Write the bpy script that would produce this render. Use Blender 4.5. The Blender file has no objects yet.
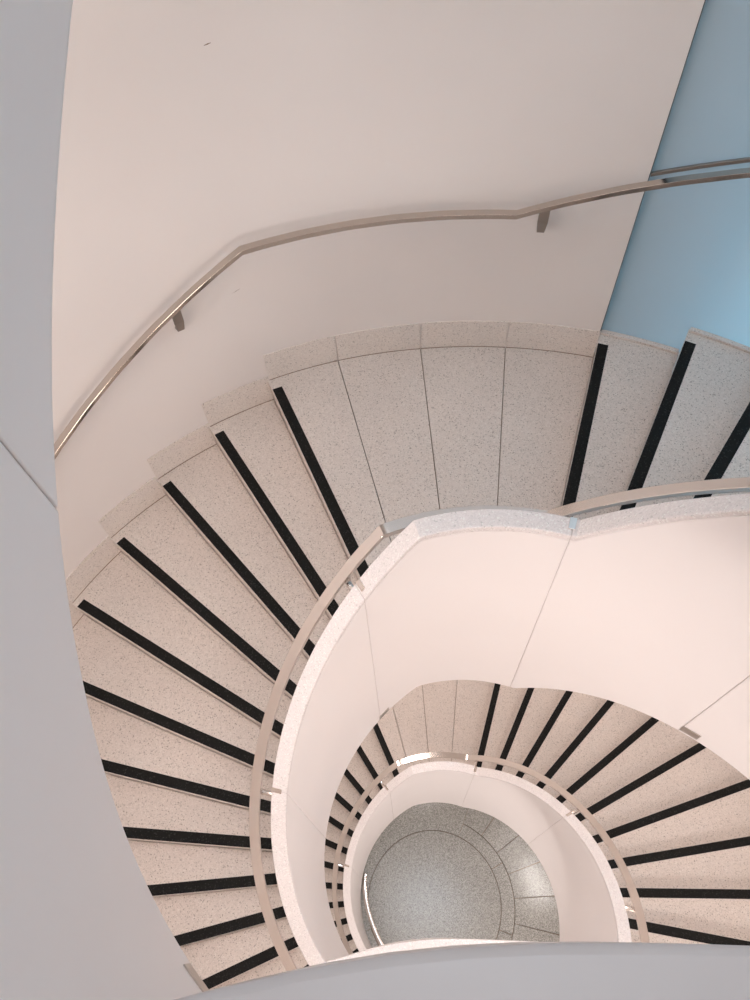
import bpy, bmesh, math
from mathutils import Matrix, Vector

sc = bpy.context.scene
COL = sc.collection
R_ = math.radians
ZC = 8.8034                      # eye height above the ground floor
RISE = 0.165
Z1 = ZC - 3.0284                 # upper half landing (12 o'clock)
Z2 = Z1 - 23 * RISE              # lower half landing
Z3 = Z1 + 23 * RISE
Z_MID = Z1 - 12 * RISE           # floor landing below the viewer
Z_TOP = Z1 + 11 * RISE           # floor landing the viewer stands on
TL, DL = 114.88, 8.898           # descending side: first nosing angle, step angle
TR, DR = 73.53, 9.11             # rising side
RV, RC = 0.7776, 0.8435          # void face and stair face of the balustrade
A0, A1 = -146.4, -17.6           # floor landing sector
RO = 2.535

# ------------------------------------------------------------------ materials
def mat(name):
    m = bpy.data.materials.new(name); m.use_nodes = True
    nt = m.node_tree
    return m, nt, nt.nodes['Principled BSDF']

def plaster(name, col, rough=0.5, spec=0.3, bump=0.03, var=0.03, scale=1.2):
    m, nt, b = mat(name)
    tc = nt.nodes.new('ShaderNodeTexCoord')
    n = nt.nodes.new('ShaderNodeTexNoise'); n.inputs['Scale'].default_value = scale; n.inputs['Detail'].default_value = 3
    nt.links.new(tc.outputs['Object'], n.inputs['Vector'])
    r = nt.nodes.new('ShaderNodeValToRGB')
    r.color_ramp.elements[0].position = 0.35; r.color_ramp.elements[1].position = 0.65
    r.color_ramp.elements[0].color = (*[c * (1 - var) for c in col], 1)
    r.color_ramp.elements[1].color = (*[min(1, c * (1 + var)) for c in col], 1)
    nt.links.new(n.outputs['Fac'], r.inputs['Fac']); nt.links.new(r.outputs['Color'], b.inputs['Base Color'])
    n2 = nt.nodes.new('ShaderNodeTexNoise'); n2.inputs['Scale'].default_value = 25; n2.inputs['Detail'].default_value = 2
    nt.links.new(tc.outputs['Object'], n2.inputs['Vector'])
    bp = nt.nodes.new('ShaderNodeBump'); bp.inputs['Strength'].default_value = bump; bp.inputs['Distance'].default_value = 0.01
    nt.links.new(n2.outputs['Fac'], bp.inputs['Height']); nt.links.new(bp.outputs['Normal'], b.inputs['Normal'])
    b.inputs['Roughness'].default_value = rough; b.inputs['Specular IOR Level'].default_value = spec
    return m

def terrazzo(name, base, dark, light, scale=140, amount=0.5, rough=0.35, blotch=0.06, spec=0.4):
    """fine aggregate in a cement matrix: voronoi chips, a few dark, a few light"""
    m, nt, b = mat(name)
    L = nt.links.new
    tc = nt.nodes.new('ShaderNodeTexCoord')
    v = nt.nodes.new('ShaderNodeTexVoronoi'); v.inputs['Scale'].default_value = scale
    L(tc.outputs['Object'], v.inputs['Vector'])
    sep = nt.nodes.new('ShaderNodeSeparateColor'); L(v.outputs['Color'], sep.inputs['Color'])
    r = nt.nodes.new('ShaderNodeValToRGB'); cr = r.color_ramp; cr.interpolation = 'CONSTANT'
    mixd = [base[i] * 0.55 + dark[i] * 0.45 for i in range(3)]
    stops = [(0.0, dark), (0.10 * amount, mixd), (0.32 * amount, base), (0.62, [c * 0.93 for c in base]), (1 - 0.3 * amount, light)]
    while len(cr.elements) < len(stops): cr.elements.new(0.5)
    for e, (p, c) in zip(cr.elements, stops): e.position = p; e.color = (*c, 1)
    L(sep.outputs[0], r.inputs['Fac'])
    n = nt.nodes.new('ShaderNodeTexNoise'); n.inputs['Scale'].default_value = 1.7; n.inputs['Detail'].default_value = 4
    L(tc.outputs['Object'], n.inputs['Vector'])
    mr = nt.nodes.new('ShaderNodeMapRange'); mr.inputs['From Min'].default_value = 0.3; mr.inputs['From Max'].default_value = 0.7
    mr.inputs['To Min'].default_value = 1 - blotch; mr.inputs['To Max'].default_value = 1 + blotch * 0.4
    L(n.outputs['Fac'], mr.inputs['Value'])
    mx = nt.nodes.new('ShaderNodeMix'); mx.data_type = 'RGBA'; mx.blend_type = 'MULTIPLY'; mx.inputs['Factor'].default_value = 1
    L(r.outputs['Color'], mx.inputs['A'])
    cb = nt.nodes.new('ShaderNodeCombineColor')
    for i in range(3): L(mr.outputs['Result'], cb.inputs[i])
    L(cb.outputs['Color'], mx.inputs['B']); L(mx.outputs['Result'], b.inputs['Base Color'])
    b.inputs['Roughness'].default_value = rough; b.inputs['Specular IOR Level'].default_value = spec
    return m

def plain(name, col, rough=0.5, metal=0.0, spec=0.5):
    m, nt, b = mat(name)
    tc = nt.nodes.new('ShaderNodeTexCoord')
    n = nt.nodes.new('ShaderNodeTexNoise'); n.inputs['Scale'].default_value = 9
    nt.links.new(tc.outputs['Object'], n.inputs['Vector'])
    mr = nt.nodes.new('ShaderNodeMapRange'); mr.inputs['To Min'].default_value = rough * 0.8; mr.inputs['To Max'].default_value = rough * 1.2
    nt.links.new(n.outputs['Fac'], mr.inputs['Value']); nt.links.new(mr.outputs['Result'], b.inputs['Roughness'])
    b.inputs['Base Color'].default_value = (*col, 1); b.inputs['Metallic'].default_value = metal
    b.inputs['Specular IOR Level'].default_value = spec
    return m

M = {}
M['wall'] = plaster('wall_plaster', (0.79, 0.725, 0.685), rough=0.38, spec=0.3, var=0.015)
M['white'] = plaster('white_plaster', (0.87, 0.825, 0.81), rough=0.42, spec=0.35, var=0.012, bump=0.02)
M['cap'] = terrazzo('coping_terrazzo', (0.77, 0.715, 0.70), (0.58, 0.55, 0.53), (0.84, 0.82, 0.79), scale=230, amount=0.25, rough=0.3, blotch=0.03)
M['step'] = terrazzo('step_terrazzo', (0.68, 0.60, 0.545), (0.36, 0.31, 0.27), (0.73, 0.665, 0.61), scale=210, amount=0.36, rough=0.4)
M['skirt'] = terrazzo('skirting_terrazzo', (0.76, 0.68, 0.62), (0.45, 0.39, 0.35), (0.80, 0.74, 0.68), scale=210, amount=0.3, rough=0.4)
M['floor'] = terrazzo('grey_terrazzo', (0.355, 0.35, 0.325), (0.21, 0.205, 0.19), (0.48, 0.47, 0.44), scale=150, amount=0.9, rough=0.21, blotch=0.05, spec=0.8)
M['black'] = terrazzo('black_grit', (0.011, 0.0105, 0.010), (0.006, 0.006, 0.006), (0.03, 0.03, 0.028), scale=220, amount=0.25, rough=0.6, spec=0.12)
M['grout'] = plain('grout', (0.24, 0.165, 0.115), 0.8)
M['seal'] = plain('joint_seal', (0.62, 0.57, 0.54), 0.7)
M['steel'] = plain('polished_steel', (0.76, 0.71, 0.67), 0.11, 1.0)
M['steel2'] = plain('brushed_steel', (0.62, 0.57, 0.53), 0.3, 1.0)
M['steel4'] = plain('wall_rail_steel', (0.56, 0.50, 0.45), 0.14, 1.0)
M['steel3'] = plain('dark_steel', (0.34, 0.30, 0.27), 0.35, 0.9)
M['slab'] = plain('soffit_paint', (0.82, 0.78, 0.75), 0.6)
M['frame'] = plain('dark_metal', (0.05, 0.06, 0.06), 0.4)

def frosted():
    m, nt, b = mat('frosted_glass'); L = nt.links.new
    out = nt.nodes['Material Output']
    nt.nodes.remove(b)
    df = nt.nodes.new('ShaderNodeBsdfDiffuse'); df.inputs['Color'].default_value = (0.55, 0.62, 0.66, 1)
    tr = nt.nodes.new('ShaderNodeBsdfTranslucent'); tr.inputs['Color'].default_value = (0.74, 0.80, 0.83, 1)
    gl = nt.nodes.new('ShaderNodeBsdfGlossy'); gl.inputs['Roughness'].default_value = 0.04; gl.inputs['Color'].default_value = (1, 1, 1, 1)
    m1 = nt.nodes.new('ShaderNodeMixShader'); m1.inputs[0].default_value = 0.6
    L(df.outputs[0], m1.inputs[1]); L(tr.outputs[0], m1.inputs[2])
    fr = nt.nodes.new('ShaderNodeFresnel'); fr.inputs['IOR'].default_value = 1.5
    m2 = nt.nodes.new('ShaderNodeMixShader')
    L(fr.outputs[0], m2.inputs[0]); L(m1.outputs[0], m2.inputs[1]); L(gl.outputs[0], m2.inputs[2])
    L(m2.outputs[0], out.inputs['Surface'])
    return m
M['glass'] = frosted()

# ------------------------------------------------------------------ helpers
def pol(r, deg): return Vector((r * math.cos(R_(deg)), r * math.sin(R_(deg)), 0))

def link(name, bm, m, parent=None, smooth=False, bevel=0.0, seg=2):
    me = bpy.data.meshes.new(name)
    bmesh.ops.recalc_face_normals(bm, faces=bm.faces)
    bm.to_mesh(me); bm.free()
    me.materials.append(m)
    if smooth:
        for p in me.polygons: p.use_smooth = True
        me.set_sharp_from_angle(angle=R_(32))
    o = bpy.data.objects.new(name, me); COL.objects.link(o)
    if parent: o.parent = parent
    if bevel:
        b = o.modifiers.new('bevel', 'BEVEL'); b.width = bevel; b.segments = seg; b.limit_method = 'ANGLE'; b.angle_limit = R_(50)
    return o

def thing(name, label, cat, group=None):
    o = bpy.data.objects.new(name, None); COL.objects.link(o)
    o.empty_display_size = 0.2
    tag(o, label, cat, group)
    return o

def tag(o, label=None, cat=None, group=None, kind=None):
    if label: o['label'] = label
    if cat: o['category'] = cat
    if group: o['group'] = group
    if kind: o['kind'] = kind
    return o

def struct(name, bm, m, smooth=False, **k):
    return tag(link(name, bm, m, None, smooth, **k), kind='structure')

def rings(bm, secs, closed=False):
    """skin a list of equal-length vertex rings"""
    vs = [[bm.verts.new(p) for p in s] for s in secs]
    n = len(vs[0])
    rng = range(len(vs)) if closed else range(len(vs) - 1)
    for i in rng:
        a, b = vs[i], vs[(i + 1) % len(vs)]
        for j in range(n):
            bm.faces.new((a[j], a[(j + 1) % n], b[(j + 1) % n], b[j]))
    if not closed:
        bm.faces.new(vs[0]); bm.faces.new(list(reversed(vs[-1])))
    return bm

def arc(a, b, step=1.5):
    n = max(1, int(math.ceil(abs(b - a) / step)))
    return [a + (b - a) * i / n for i in range(n + 1)]

def sweep(ths, sec, closed=False):
    """sec(th) -> list of (radius, z)"""
    bm = bmesh.new()
    return rings(bm, [[pol(r, t) + Vector((0, 0, z)) for r, z in sec(t)] for t in ths], closed)

def pathsweep(pts, nor, sec):
    bm = bmesh.new(); S = []
    for i, (p, n) in enumerate(zip(pts, nor)):
        S.append([Vector((p[0] + n[0] * o, p[1] + n[1] * o, z)) for o, z in sec(i)])
    return rings(bm, S)

def box(bm, c, ax, ay, az, sx, sy, sz):
    c = Vector(c); ax, ay, az = Vector(ax).normalized(), Vector(ay).normalized(), Vector(az).normalized()
    vs = [bm.verts.new(c + ax * (i * sx / 2) + ay * (j * sy / 2) + az * (k * sz / 2)) for i in (-1, 1) for j in (-1, 1) for k in (-1, 1)]
    for f in ((0, 1, 3, 2), (4, 6, 7, 5), (0, 4, 5, 1), (2, 3, 7, 6), (0, 2, 6, 4), (1, 5, 7, 3)):
        bm.faces.new([vs[i] for i in f])
    return bm

# ------------------------------------------------------------------ heights along the stair
def smoothmin(a, b, k):  # rounded elbow
    h = max(k - abs(a - b), 0) / k
    return min(a, b) - h * h * k * 0.25
def line(th, z0, hl, flat, hr, k=0.012):
    """height at th of a line parallel to the nosings, level past the half landing"""
    zl = z0 + hl - RISE * (th - TL) / DL
    zr = z0 + RISE + hr + RISE * (TR - th) / DR
    v = smoothmin(zl, z0 + flat, k)
    return -smoothmin(-v, -zr, k)
def cap_z(th, z0): return line(th, z0, 0.951, 1.085, 0.90, 0.004)
def bot_z(th, z0): return line(th, z0, -0.618 - 0.05 * min(1, max(0, (th - 141) / 38)) if z0 == Z3 else -0.61, -0.465, -0.66, 0.02)
def rail_z(th, z0): return line(th, z0, 0.905, 0.938, 0.86, 0.004)

# plan of the straight side of the void, and the unit normal to the landing side (-y)
def chord_path(pts_y, x0, x1, n=60):
    P = []
    for i in range(n + 1):
        x = x0 + (x1 - x0) * i / n
        P.append((x, pts_y(x)))
    N = []
    for i in range(len(P)):
        a = P[max(0, i - 1)]; b = P[min(len(P) - 1, i + 1)]
        d = Vector((b[0] - a[0], b[1] - a[1])).normalized()
        N.append((d.y, -d.x))
    return P, N
def interp(T):
    def f(x):
        if x <= T[0][0]: return T[0][1]
        if x >= T[-1][0]: return T[-1][1]
        for i in range(len(T) - 1):
            if T[i][0] <= x <= T[i + 1][0]:
                # catmull-rom on non-uniform points
                x0, y0 = T[i]; x1, y1 = T[i + 1]
                m0 = (y1 - T[i - 1][1]) / (x1 - T[i - 1][0]) if i > 0 else (y1 - y0) / (x1 - x0)
                m1 = (T[i + 2][1] - y0) / (T[i + 2][0] - x0) if i + 2 < len(T) else (y1 - y0) / (x1 - x0)
                h = x1 - x0; t = (x - x0) / h
                return (2*t**3-3*t*t+1)*y0 + (t**3-2*t*t+t)*h*m0 + (-2*t**3+3*t*t)*y1 + (t**3-t*t)*h*m1
    return f
G_MID = interp([(-0.66, -0.418), (-0.59, -0.400), (-0.452, -0.362), (-0.36, -0.342), (-0.266, -0.328), (-0.16, -0.3165), (-0.05, -0.312), (0.10, -0.312), (0.40, -0.315), (0.71, -0.320)])
G_NEAR = interp([(-0.66, -0.418), (-0.59, -0.398), (-0.45, -0.355), (-0.34, -0.3235), (-0.307, -0.3145), (-0.297, -0.3123), (-0.287, -0.3101), (-0.278, -0.3086), (-0.268, -0.3073), (-0.2545, -0.3062), (-0.24, -0.3057), (-0.22, -0.3056), (0.0, -0.307), (0.4, -0.314), (0.71, -0.320)])

# ------------------------------------------------------------------ balustrade panels
TH = RC - RV
CAPT = 0.030
GAP = 0.07   # degrees kept open at each seam side
def clamp(parent, th, z, slope):
    """polished plate let into the coping at a seam; slope = dz per metre along the arc"""
    bm = bmesh.new()
    t = Vector((-math.sin(R_(th)), math.cos(R_(th)), slope)).normalized()
    r = pol(1, th); n = r.cross(t).normalized()
    if n.z < 0: n = -n
    box(bm, pol(RC - 0.021, th) + Vector((0, 0, z + 0.001)), r, t, n, 0.042, 0.022, 0.006)
    link('clamp_plate', bm, M['steel'], parent, bevel=0.001)

def panel(z0, a, b, label, fit_lo=None, clamp_at=None, group=None, lo_clip=None, sl=0.0):
    t = thing('balustrade_panel', label, 'balustrade', group)
    ths = arc(a + GAP, b - GAP, 1.0)
    lo = (lambda th: max(bot_z(th, z0), lo_clip)) if lo_clip is not None else (lambda th: bot_z(th, z0))
    bm = sweep(ths, lambda th: [(RV, lo(th)), (RC, lo(th)), (RC, cap_z(th, z0) - CAPT), (RV, cap_z(th, z0) - CAPT)])
    link('panel', bm, M['white'], t, True, bevel=0.003)
    bm = sweep(ths, lambda th: [(RV, cap_z(th, z0) - CAPT), (RC, cap_z(th, z0) - CAPT), (RC, cap_z(th, z0)), (RV, cap_z(th, z0))])
    link('coping', bm, M['cap'], t, True, bevel=0.004)
    bm = sweep([a - GAP * 1.2, a + GAP * 1.2], lambda th: [(RV + 0.004, lo(th) + .004), (RC - 0.004, lo(th) + .004), (RC - 0.004, cap_z(th, z0) - 0.004), (RV + 0.004, cap_z(th, z0) - 0.004)])
    link('joint_seal', bm, M['seal'], t)
    if clamp_at is not None:
        e = 0.6
        s = (cap_z(clamp_at + e, z0) - cap_z(clamp_at - e, z0)) / (2 * R_(e) * RC)
        clamp(t, clamp_at, cap_z(clamp_at, z0), s)
    if fit_lo is not None:      # small steel plate on the void face just above the lower edge
        ths = arc(fit_lo - 4.2, fit_lo, 0.6)
        bm = sweep(ths, lambda th: [(RV - 0.003, lo(th) + .02), (RV + 0.004, lo(th) + .02), (RV + 0.004, lo(th) + .062), (RV - 0.003, lo(th) + .062)])
        link('fixing_plate', bm, M['steel2'], t)
    return t

G = 'white balustrade panels of the stair'
panel(Z1, 167.3, 214.0, 'white curved balustrade panel beside the lowest black nosings at the lower left', clamp_at=167.3)
panel(Z1, 122.6, 167.3, 'white balustrade panel left of the upper landing, between the two coping clamps', clamp_at=121.8)
panel(Z1, 73.4, 122.6, 'white balustrade panel along the upper half landing, its level coping tinted blue', fit_lo=123.0, clamp_at=73.7)
panel(Z1, 26.7, 73.4, 'large white balustrade panel rising right of the upper landing', fit_lo=None)
panel(Z1, -24.0, 26.7, 'white balustrade panel at the right picture edge, above the lower right steps', fit_lo=26.6)
panel(Z2, 166.6, 214.0, 'short left end of the lowest balustrade, above the bright floor rail', clamp_at=166.4, lo_clip=0.0)
panel(Z2, 122.6, 166.6, 'lowest balustrade panel on the left, beside the small cropped black nosings', clamp_at=122.9)
panel(Z2, 73.4, 122.6, 'lowest balustrade panel along the lower half landing, above the grey floor', clamp_at=73.6)
panel(Z2, 26.9, 73.4, 'lowest balustrade panel upper right of the grey floor disc', clamp_at=26.8)
panel(Z2, -24.0, 26.9, 'lowest balustrade panel right of the grey floor disc, reaching the near coping')
panel(Z3, 166.2, 212.0, 'grey looking balustrade panel at the lower left corner, below the slanting seam', fit_lo=211.9)
panel(Z3, 120.0, 166.2, 'tall grey looking balustrade panel at the upper left corner, above the slanting seam')

def chord_panel(G_, z0, label, matc, back=0.0):
    t = thing('balustrade_panel', label, 'balustrade')
    P, N = chord_path(G_, -0.662, 0.708, 110)
    lo, hi = z0 - 0.465, z0 + 1.085
    link('panel', pathsweep(P, N, lambda i: [(back, lo), (TH, lo), (TH, hi - CAPT), (back, hi - CAPT)]), M['white'], t, True, bevel=0.003)
    link('coping', pathsweep(P, N, lambda i: [(0, hi - CAPT), (TH, hi - CAPT), (TH, hi), (0, hi)]), matc, t, True, bevel=0.0015)
    return t
M['cap_near'] = plaster('polished_coping_shaded', (0.61, 0.55, 0.53), rough=0.3, spec=0.5, var=0.02, bump=0.0, scale=30)  # coping as elsewhere, its weaker light put into a darker base colour
chord_panel(G_NEAR, Z_TOP, 'near grey looking balustrade top filling the bottom edge of the picture', M['cap_near'], 0.024)
chord_panel(G_MID, Z_MID, 'far cream balustrade top seen as a thin strip just beyond the near one', M['cap'])

# ------------------------------------------------------------------ steps
def off(th, r, e): return th + math.degrees(e / r)       # angle at radius r of the line parallel to the radial th, offset e
RI, RX = RC + 0.001, 2.546
def sector(f_th, fe, b_th, be, ztop, zbot, r0=RI, r1=RX, n=10, uc=0.0):
    bm = bmesh.new(); S = []
    for i in range(n + 1):
        u = i / n
        a0 = off(b_th, r0, be) * (1 - u) + off(f_th, r0, fe) * u
        a1 = off(b_th, r1, be) * (1 - u) + off(f_th, r1, fe) * u
        p, q = pol(r0, a0), pol(r1, a1)
        w = uc if i == n else 0.0
        p2, q2 = pol(r0, a0 - math.degrees(w / r0)), pol(r1, a1 - math.degrees(w / r1))
        S.append([p2 + Vector((0, 0, zbot)), q2 + Vector((0, 0, zbot)), q + Vector((0, 0, ztop)), p + Vector((0, 0, ztop))])
    return rings(bm, S)
E0 = -0.0155
UC = 0.009      # riser leans back under the nosing
SW0, SW1 = -0.0185, -0.0730
def strip(parent, th, z, r1=2.465):
    bm = sector(th, SW0, th, SW1, z + 0.0012, z - 0.004, RI + 0.002, r1, 1)
    link('nosing_strip', bm, M['black'], parent)
def wall_r(th):
    T = [(-180, 2.50), (57, 2.60), (73.2, 2.575), (84, 2.559), (94.6, 2.549), (105, 2.547), (114, 2.543), (123, 2.538), (132, 2.529), (141, 2.524), (150, 2.510), (165, 2.50), (400, 2.50)]
    for (a, ra), (b, rb) in zip(T, T[1:]):
        if a <= th <= b: return ra + (rb - ra) * (th - a) / (b - a)
def skirt(parent, f_th, b_th, z, h=0.193, j=0.05):
    ths = arc(b_th + j, f_th - j, 1.5)
    bm = sweep(ths, lambda th: [(wall_r(th) - 0.006, z + 0.003), (wall_r(th) + 0.004, z + 0.003), (wall_r(th) + 0.004, z + h), (wall_r(th) - 0.006, z + h)])
    o = link('skirting_tile', bm, M['skirt'], parent, True)
    bm = sweep(ths, lambda th: [(wall_r(th) - 0.0085, z - 0.001), (wall_r(th) + 0.002, z - 0.001), (wall_r(th) + 0.002, z + 0.003), (wall_r(th) - 0.0085, z + 0.003)])
    link('joint_line', bm, M['grout'], o)

def flight_left(z0, label, z_clip=None):
    t = thing('stair_flight', label, 'stairs')
    for k in range(1, 12):
        f, b = TL + k * DL, TL + (k - 1) * DL
        z = z0 - k * RISE
        zb = z - RISE - 0.02
        if z_clip is not None: zb = max(zb, z_clip)
        s = link('step', sector(f, E0, b, E0 - UC + 0.003, z, zb, RI, 2.60, uc=UC * 1.1), M['step'], t, bevel=0.0018)
        strip(s, f, z)
        skirt(t, f - 0.45, b - 0.55, z)
    return t
def flight_right(z0, label, glass_side=False):
    t = thing('stair_flight', label, 'stairs')
    for k in range(1, 11):
        f, b = TR - (k - 1) * DR, TR - k * DR
        z = z0 + k * RISE
        s = link('step', sector(f, E0, b, E0 - UC + 0.003, z, z - RISE - 0.02, RI, 2.605, uc=UC * 1.1), M['step'], t, bevel=0.0018)
        strip(s, f, z, 2.515)
        if glass_side:
            ths = arc(b - 0.3, f - 0.45, 1.5)
            bm = sweep(ths, lambda th: [(2.578, z + 0.001), (2.606, z + 0.001), (2.606, z + 0.016), (2.578, z + 0.016)])
            link('curb', bm, M['step'], t, bevel=0.002)
    return t
flight_left(Z1, 'upper left flight of pale terrazzo steps descending from the upper half landing')
flight_right(Z1, 'upper right flight of steps tinted blue beside the frosted glass', True)
flight_left(Z2, 'lower left flight of narrow looking steps between the two balustrades', 0.003)
flight_right(Z2, 'lower right flight of pink beige steps fanning out under the large balustrade panel')

def landing(z0, label):
    t = thing('stair_landing', label, 'landing')
    js = [TL, 105.3, 94.65, 83.9, TR]
    jn = [105.35, 94.64, 83.95]
    for i in range(4):
        f, b = js[i], js[i + 1]
        fe = E0 if i == 0 else -0.002
        be = (E0 - UC + 0.003) if i == 3 else 0.002
        s = link('paving_tile', sector(f, fe, b, be, z0, z0 - (0.185 if i == 0 else 0.012), RI, 2.60, uc=UC * 1.1 if i == 0 else 0.0), M['step'], t, bevel=0.001)
        if i == 0: strip(s, TL, z0)
        skirt(t, f - (0.5 if i == 0 else 0), b - (0.45 if i == 3 else 0), z0)
    bm = sector(105.2, -0.01, TR, E0 - 0.001, z0 - 0.0125, z0 - 0.185, RI, 2.60, 24)
    link('landing_slab', bm, M['grout'], t)
    return t
landing(Z1, 'upper half landing of four greyish speckled terrazzo tiles below the wall rail')
landing(Z2, 'lower half landing of beige terrazzo tiles seen below the white balustrade')

# helical soffit slabs (plain white undersides)
def soffit(name, z0, a, b, clip=None):
    def sec(th):
        n = line(th, z0, 0, 0.0, 0, 0.05)
        top, bo = n - 0.37, n - 0.50
        if clip is not None: top = max(top, clip + .02); bo = max(bo, clip)
        return [(RI, bo), (2.62, bo), (2.62, top), (RI, top)]
    struct(name, sweep(arc(a, b, 2.5), sec), M['slab'], True)
soffit('ceiling_stair_upper', Z1, A1, 213.4)
soffit('ceiling_stair_lower', Z2, A1, 213.4, 0.001)
soffit('ceiling_stair_top', Z3, 110.0, 213.4)

# floor landings (the side the viewer stands on)
def floor_landing(name, z, thick, outer=2.60):
    bm = bmesh.new()
    P, N = chord_path(G_MID, -0.655, 0.70, 24)
    inner = [Vector((p[0] + n[0] * TH * 0.98, p[1] + n[1] * TH * 0.98, 0)) for p, n in zip(P, N)]
    inner = [pol(RC, A0)] + inner + [pol(RC, A1)]
    m = len(inner)
    outer_p = [pol(outer, A0 + (A1 - A0) * i / (m - 1)) for i in range(m)]
    S = [[p + Vector((0, 0, z - thick)), q + Vector((0, 0, z - thick)), q + Vector((0, 0, z)), p + Vector((0, 0, z))] for p, q in zip(inner, outer_p)]
    rings(bm, S)
    struct(name, bm, M['step'])
floor_landing('floor_middle', Z_MID, 0.40)
floor_landing('floor_upper', Z_TOP, 0.40)

# ------------------------------------------------------------------ ground floor
bm = bmesh.new()
def tile(bm, r0, r1, a, b, z=0.0, zb=-0.05, step=4):
    secs = [[pol(r0, t) + Vector((0, 0, zb)), pol(r1, t) + Vector((0, 0, zb)), pol(r1, t) + Vector((0, 0, z)), pol(r0, t) + Vector((0, 0, z))] for t in arc(a, b, step)]
    rings(bm, secs)
# centre disc
ths = arc(0, 360, 3)[:-1]
vt = [bm.verts.new(pol(0.7065, t)) for t in ths]; vb = [bm.verts.new(pol(0.7065, t) - Vector((0, 0, 0.05))) for t in ths]
bm.faces.new(vt)
for i in range(len(ths)): bm.faces.new((vt[i], vb[i], vb[(i + 1) % len(ths)], vt[(i + 1) % len(ths)]))
g = 0.0035
for a, b in ((66.9, 28.15), (28.15, -18.75), (-18.75, -65.6), (-65.6, -112.5), (-112.5, -159.4)):
    tile(bm, 0.7065 + 2 * g, 0.850, b + math.degrees(g / .78), a - math.degrees(g / .78), step=3)
for i in range(14):
    a = 66.9 - 15.652 * i; b = a - 15.652
    tile(bm, 0.850 + 2 * g, 1.50, b + math.degrees(g / 1.1), a - math.degrees(g / 1.1))
# under the half landing and the rising side the border is poured in one piece
tile(bm, 0.7065 + 2 * g, 1.50, 66.9, 360 - 159.4, step=3)
for i in range(23):
    a = 66.9 - 15.652 * i; b = a - 15.652
    tile(bm, 1.507, 2.70, b + math.degrees(g / 2), a - math.degrees(g / 2))
struct('floor', bm, M['floor'])
bm = bmesh.new(); box(bm, (0, 0, -0.045), (1, 0, 0), (0, 1, 0), (0, 0, 1), 5.6, 5.6, 0.06)
struct('floor_bed', bm, M['grout'])

# ------------------------------------------------------------------ outer wall, glass
ZT = 12.6
def wall_sweep(a, b, r, z0, z1, th=0.12, step=2.0):
    return sweep(arc(a, b, step), lambda t: [(r(t), z0), (r(t) + th, z0), (r(t) + th, z1), (r(t), z1)])
struct('wall_left', wall_sweep(73.22, 215.0, wall_r, -0.05, ZT), M['wall'], True)
GA, GB = -6.0, 73.22
GZ0 = Z1 + 0.0
struct('wall_right', wall_sweep(GA, GB, lambda t: 2.606, -0.05, GZ0, 0.12), M['wall'], True)
struct('wall_back', wall_sweep(-145.0, GA, lambda t: 2.56, -0.05, ZT), M['wall'], True)
o = struct('window_1', wall_sweep(GA, 73.20, lambda t: 2.6075, GZ0 + 0.001, ZT, 0.016), M['glass'], True)
bm = sweep(arc(73.14, 73.2, 0.06), lambda t: [(2.584, GZ0), (2.607, GZ0), (2.607, ZT), (2.584, ZT)])
struct('trim_1', bm, M['frame'])
bm = sweep(arc(71.9, 73.2, 0.4), lambda t: [(2.645, GZ0), (2.72, GZ0), (2.72, ZT), (2.645, ZT)])  # added post behind the glass, shades a soft strip beside the seam
struct('shade_post', bm, M['frame'])
# ceiling over the stairwell
bm = bmesh.new(); box(bm, (0, 0, ZT + 0.05), (1, 0, 0), (0, 1, 0), (0, 0, 1), 6.0, 6.0, 0.1)
struct('ceiling', bm, M['slab'])

# scuffs on the wall, thin shallow marks
def scuff(th, z, dth, dz, w):
    bm = bmesh.new(); S = []
    for u in (0, .5, 1):
        tt = th + dth * u; zz = z + dz * u; ww = w * (0.3 + 1.4 * u * (1 - u) * 2)
        S.append([pol(wall_r(tt) - 0.0004, tt) + Vector((0, 0, zz - ww)), pol(wall_r(tt) + 0.001, tt) + Vector((0, 0, zz - ww)),
                  pol(wall_r(tt) + 0.001, tt) + Vector((0, 0, zz + ww)), pol(wall_r(tt) - 0.0004, tt) + Vector((0, 0, zz + ww))])
    rings(bm, S)
    return link('scuff_mark', bm, M['grout'])

wl = bpy.data.objects['wall_left']
for a in ((112.9, ZC - 1.294, -0.6, 0.004, 0.0022), (115.9, ZC - 2.375, -0.9, 0.012, 0.0010)):
    scuff(*a).parent = wl

# ------------------------------------------------------------------ handrails
RH0, RH1, HT = 0.900, 0.943, 0.024
def handrail(z0, a, b, brackets, label, zend=None):
    t = thing('handrail', label, 'handrail')
    bm = sweep(arc(a, b, 1.0), lambda th: [(RH0, rail_z(th, z0) - HT), (RH1, rail_z(th, z0) - HT), (RH1, rail_z(th, z0)), (RH0, rail_z(th, z0))])
    link('rail', bm, M['steel'], t, True, bevel=0.002)
    for th in brackets:
        bm = bmesh.new()
        zr = rail_z(th, z0) - HT
        tt = Vector((-math.sin(R_(th)), math.cos(R_(th)), 0)); r = pol(1, th); up = Vector((0, 0, 1))
        secs = []
        for (rr_, zz, w, h) in ((RH0 + 0.03, zr + .001, 0.016, 0.02), (RH0 + 0.022, zr - 0.022, 0.014, 0.018), (RH0 + 0.004, zr - 0.040, 0.011, 0.014), (RC + 0.02, zr - 0.045, 0.011, 0.014), (RC - 0.001, zr - 0.045, 0.012, 0.015)):
            c = r * rr_ + up * zz
            d = (r if rr_ < RH0 + 0.01 else (r + up)).normalized(); q = tt.cross(d)
            secs.append([c + tt * (w * math.cos(x)) + q * (h * 0.8 * math.sin(x)) for x in [i * math.pi / 5 for i in range(10)]])
        rings(bm, secs)
        link('bracket', bm, M['steel'], t, True)
    return t
handrail(Z1, A1 - 6, 220.0, [167.6, 122.5, 74.6, 27.2, -10], 'curved steel handrail of the upper turn, kinked at the upper half landing')
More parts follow.
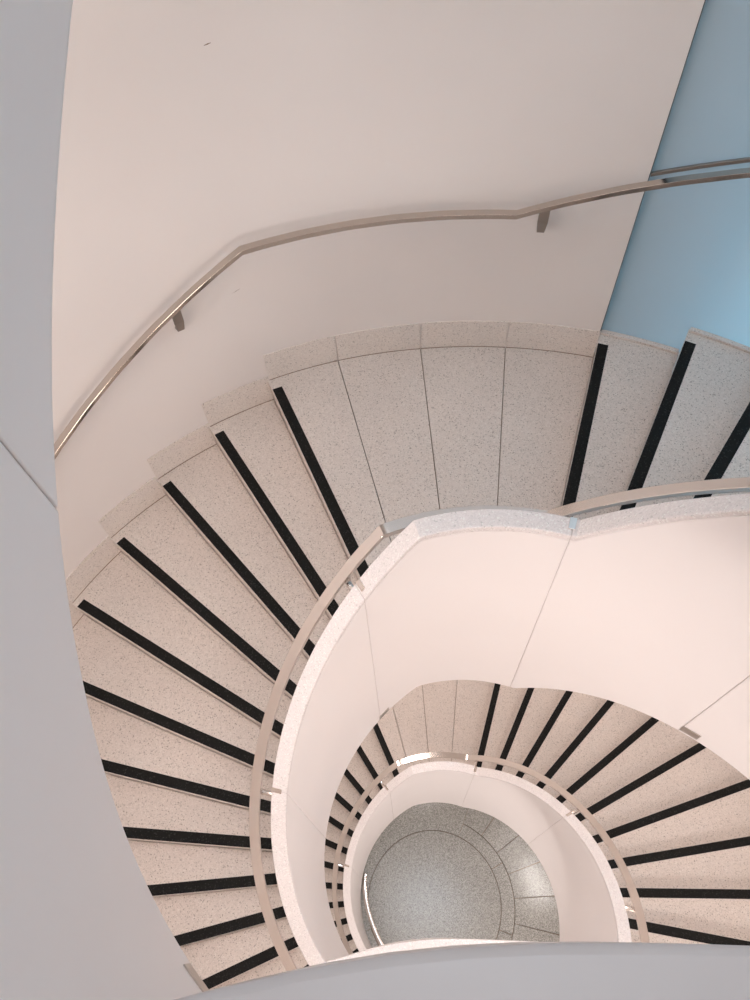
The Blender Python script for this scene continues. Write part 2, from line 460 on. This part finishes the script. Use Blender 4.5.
handrail(Z2, A1 - 6, 212.0, [166.8, 123.3, 73.9, 27.0, -10], 'curved steel handrail of the lower turn with a bright glint at the lower landing')

# wall rail
WT = interp([(40, -1.355), (64.99, -1.75), (85.38, -2.071)])
def wr_z(th):
    zf = -2.095
    zl = -2.095 - (th - 114.2) * 0.0207
    zr = -2.095 + (85.2 - th) * 0.01667
    return ZC + max(min(zl, zf), zr)
t = thing('wall_handrail', 'steel wall rail bending twice above the upper half landing', 'handrail')
kth = [30, 40, 50, 58, 65, 70, 75, 80, 84, 85.2, 87, 92, 97, 102, 107, 111, 113.6, 114.2, 116, 120, 125, 130, 135, 140, 145, 150, 156]
bm = sweep(sorted(kth + [x + 1.2 for x in kth if x not in (84, 113.6)]), lambda th: [(2.43, wr_z(th)), (2.468, wr_z(th)), (2.468, wr_z(th) + 0.022), (2.43, wr_z(th) + 0.022)])
link('rail', bm, M['steel4'], t, True, bevel=0.0008, seg=1)
for th in (82.4, 122.6, 43.0):
    r, tt, up = pol(1, th), Vector((-math.sin(R_(th)), math.cos(R_(th)), 0)), Vector((0, 0, 1))
    z = wr_z(th); bm = bmesh.new(); secs = []
    for (ra, zz, w, d) in ((2.440, z + 0.002, 0.023, 0.006), (2.450, z - 0.07, 0.023, 0.006), (2.474, z - 0.135, 0.017, 0.006), (2.56, z - 0.185, 0.013, 0.006)):
        c = r * ra + up * zz
        q = (up * 0.5 + r * 0.86) if zz < z - 0.1 else r
        secs.append([c - tt * w - q * d, c + tt * w - q * d, c + tt * w + q * d, c - tt * w + q * d])
    rings(bm, secs); link('bracket', bm, M['steel3'], t, bevel=0.002)

t = thing('glass_rail', 'thin steel bar fixed along the frosted glass, just beyond the wall rail', 'rail')
gz = lambda th: ZC - 1.936 + (73.1 - th) * 0.0182
bm = sweep(arc(45, 73.1, 2), lambda th: [(2.588, gz(th)), (2.604, gz(th)), (2.604, gz(th) + 0.016), (2.588, gz(th) + 0.016)])
link('bar', bm, M['steel3'], t, True, bevel=0.001)
for th in (72.6, 60, 48):
    bm = sweep([th - 0.3, th + 0.3], lambda a: [(2.600, gz(a) + 0.003), (2.607, gz(a) + 0.003), (2.607, gz(a) + 0.013), (2.600, gz(a) + 0.013)])
    link('bracket', bm, M['frame'], t)

# floor level guard rail under the lowest flight
FR = interp([(161.5, 0.772), (168, 0.752), (175, 0.728), (187, 0.695), (200, 0.672), (216, 0.668), (240, 0.67), (262, 0.67)])
t = thing('guard_rail', 'bright curved steel rail at the left edge of the grey floor disc', 'rail')
zg = 0.30
bm = sweep(arc(161.5, 262, 2), lambda th: [(FR(th) + 0.024 * math.cos(x), zg + 0.014 + 0.014 * math.sin(x)) for x in [k * math.pi / 8 for k in range(16)]])
link('rail', bm, M['steel'], t, True)
for th in (176, 200, 224, 248):
    bm = bmesh.new(); bmesh.ops.create_cone(bm, cap_ends=True, segments=16, radius1=0.012, radius2=0.012, depth=zg, matrix=Matrix.Translation(pol(FR(th), th) + Vector((0, 0, zg / 2))))
    link('post', bm, M['steel2'], t, True)

# ------------------------------------------------------------------ light
def area(name, loc, rot, size, power, col, size_y=None, spread=180):
    l = bpy.data.lights.new(name, 'AREA'); l.energy = power; l.color = col; l.size = size
    if size_y: l.shape = 'RECTANGLE'; l.size_y = size_y
    l.spread = R_(spread)
    o = bpy.data.objects.new(name, l); COL.objects.link(o); o.location = loc; o.rotation_euler = rot
    return o
def aim(o, target):
    o.rotation_euler = (Vector(target) - o.location).to_track_quat('-Z', 'Y').to_euler()
WARM = (1.0, 0.92, 0.89)
def down(r, th, z, size, power, col=WARM):
    p = pol(r, th); return area('soffit_lamp', (p.x, p.y, z), (0, 0, 0), size, power, col)
def soffit_lamp(z0, th, power, r=1.7, sr=1.1, st=0.34):
    h = lambda t: line(t, z0, 0, 0.0, 0, 0.05) - 0.50
    t = Vector((-math.sin(R_(th)), math.cos(R_(th)), (h(th + 2) - h(th - 2)) / (R_(4) * r))).normalized()
    rad = pol(1, th); n = rad.cross(t).normalized()
    if n.z < 0: n = -n
    y = n.cross(rad)
    c = pol(r, th) + Vector((0, 0, h(th))) - n * 0.09
    o = area('soffit_lamp', c, (0, 0, 0), sr, power, WARM, st)
    o.matrix_world = Matrix.Translation(c) @ Matrix((rad, y, n)).transposed().to_4x4()
    return o
# lamps in the undersides of the flights, lighting the flight below
for th, pw in ((-5, 10.5), (25, 10), (55, 9), (125, 8), (155, 8.5), (185, 8.5)):
    soffit_lamp(Z1, th, pw)
soffit_lamp(Z1, 99, 8, st=0.22)
for th, pw in ((128, 1.5), (150, 4.5), (172, 10), (194, 14)):
    soffit_lamp(Z3, th, pw)
for th, pw in ((40, 3), (94, 3), (140, 3)):
    soffit_lamp(Z2, th, pw)
for p in ((1.41, 0.52), (1.53, 0.26)):
    area('downlight', (p[0], p[1], 2.48), (0, 0, 0), 0.18, 3.6, (1.0, 0.93, 0.88))
a = area('lamp_middle', (0.2, -1.5, Z_TOP - 0.45), (0, 0, 0), 1.2, 64, WARM); aim(a, (0, 0.6, Z_MID - 0.2))
a = area('lamp_ground', (0.2, -1.5, Z_MID - 0.45), (0, 0, 0), 2.0, 88, WARM); aim(a, (0, 0.4, 0.3))
a = area('lamp_top', (0.1, -1.2, ZT - 0.1), (0, 0, 0), 1.4, 20, (1.0, 0.88, 0.81)); aim(a, (0.0, 0.4, Z1))
down(1.45, 95, ZC + 0.25, 1.1, 3, (1.0, 0.93, 0.89))
a = area('fill_left_band', (1.45, 0.75, ZC + 1.1), (0, 0, 0), 0.7, 4.5, (1.0, 0.90, 0.84)); aim(a, (-0.9, 0.2, ZC - 1.0))  # added warm fill for the left balustrade band, no fixture there
a = area('skylight', (0.15, 0.6, ZT - 0.05), (0, 0, 0), 1.6, 54, (0.72, 0.86, 1.0))
a = area('daylight', (3.2, 2.0, Z1 + 0.35), (0, 0, 0), 1.2, 230, (0.22, 0.72, 1.0), 1.2); aim(a, (2.2, 1.35, Z1 + 0.5))
a = area('daylight_wide', (4.2, 2.8, Z1 + 3.0), (0, 0, 0), 3.0, 220, (1.0, 0.95, 0.93), 4.0); aim(a, (1.8, 1.4, Z1 + 2.0))

w = bpy.data.worlds.new('world'); sc.world = w; w.use_nodes = True
w.node_tree.nodes['Background'].inputs[0].default_value = (0.55, 0.75, 1.0, 1)
w.node_tree.nodes['Background'].inputs[1].default_value = 0.4

# ------------------------------------------------------------------ camera
cam = bpy.data.cameras.new('camera'); co = bpy.data.objects.new('camera', cam); COL.objects.link(co)
cam.sensor_fit = 'VERTICAL'; cam.sensor_height = 24.0; cam.lens = 24.0 * 716.93 / 1000.0
cam.clip_start = 0.01; cam.clip_end = 100
Rm = Matrix(((0.998892456, 0.0, 0.0470516959), (0.0244222134, 0.854743483, -0.518475779), (-0.0402171304, 0.519050651, 0.853796817)))
co.matrix_world = Matrix.Translation((-0.2721, -0.3056, ZC)) @ Rm.to_4x4()
sc.camera = co
sc.view_settings.view_transform = 'Standard'; sc.view_settings.look = 'None'
sc.view_settings.gamma = 1; sc.view_settings.exposure = 0.0; sc.view_settings.use_curve_mapping = False
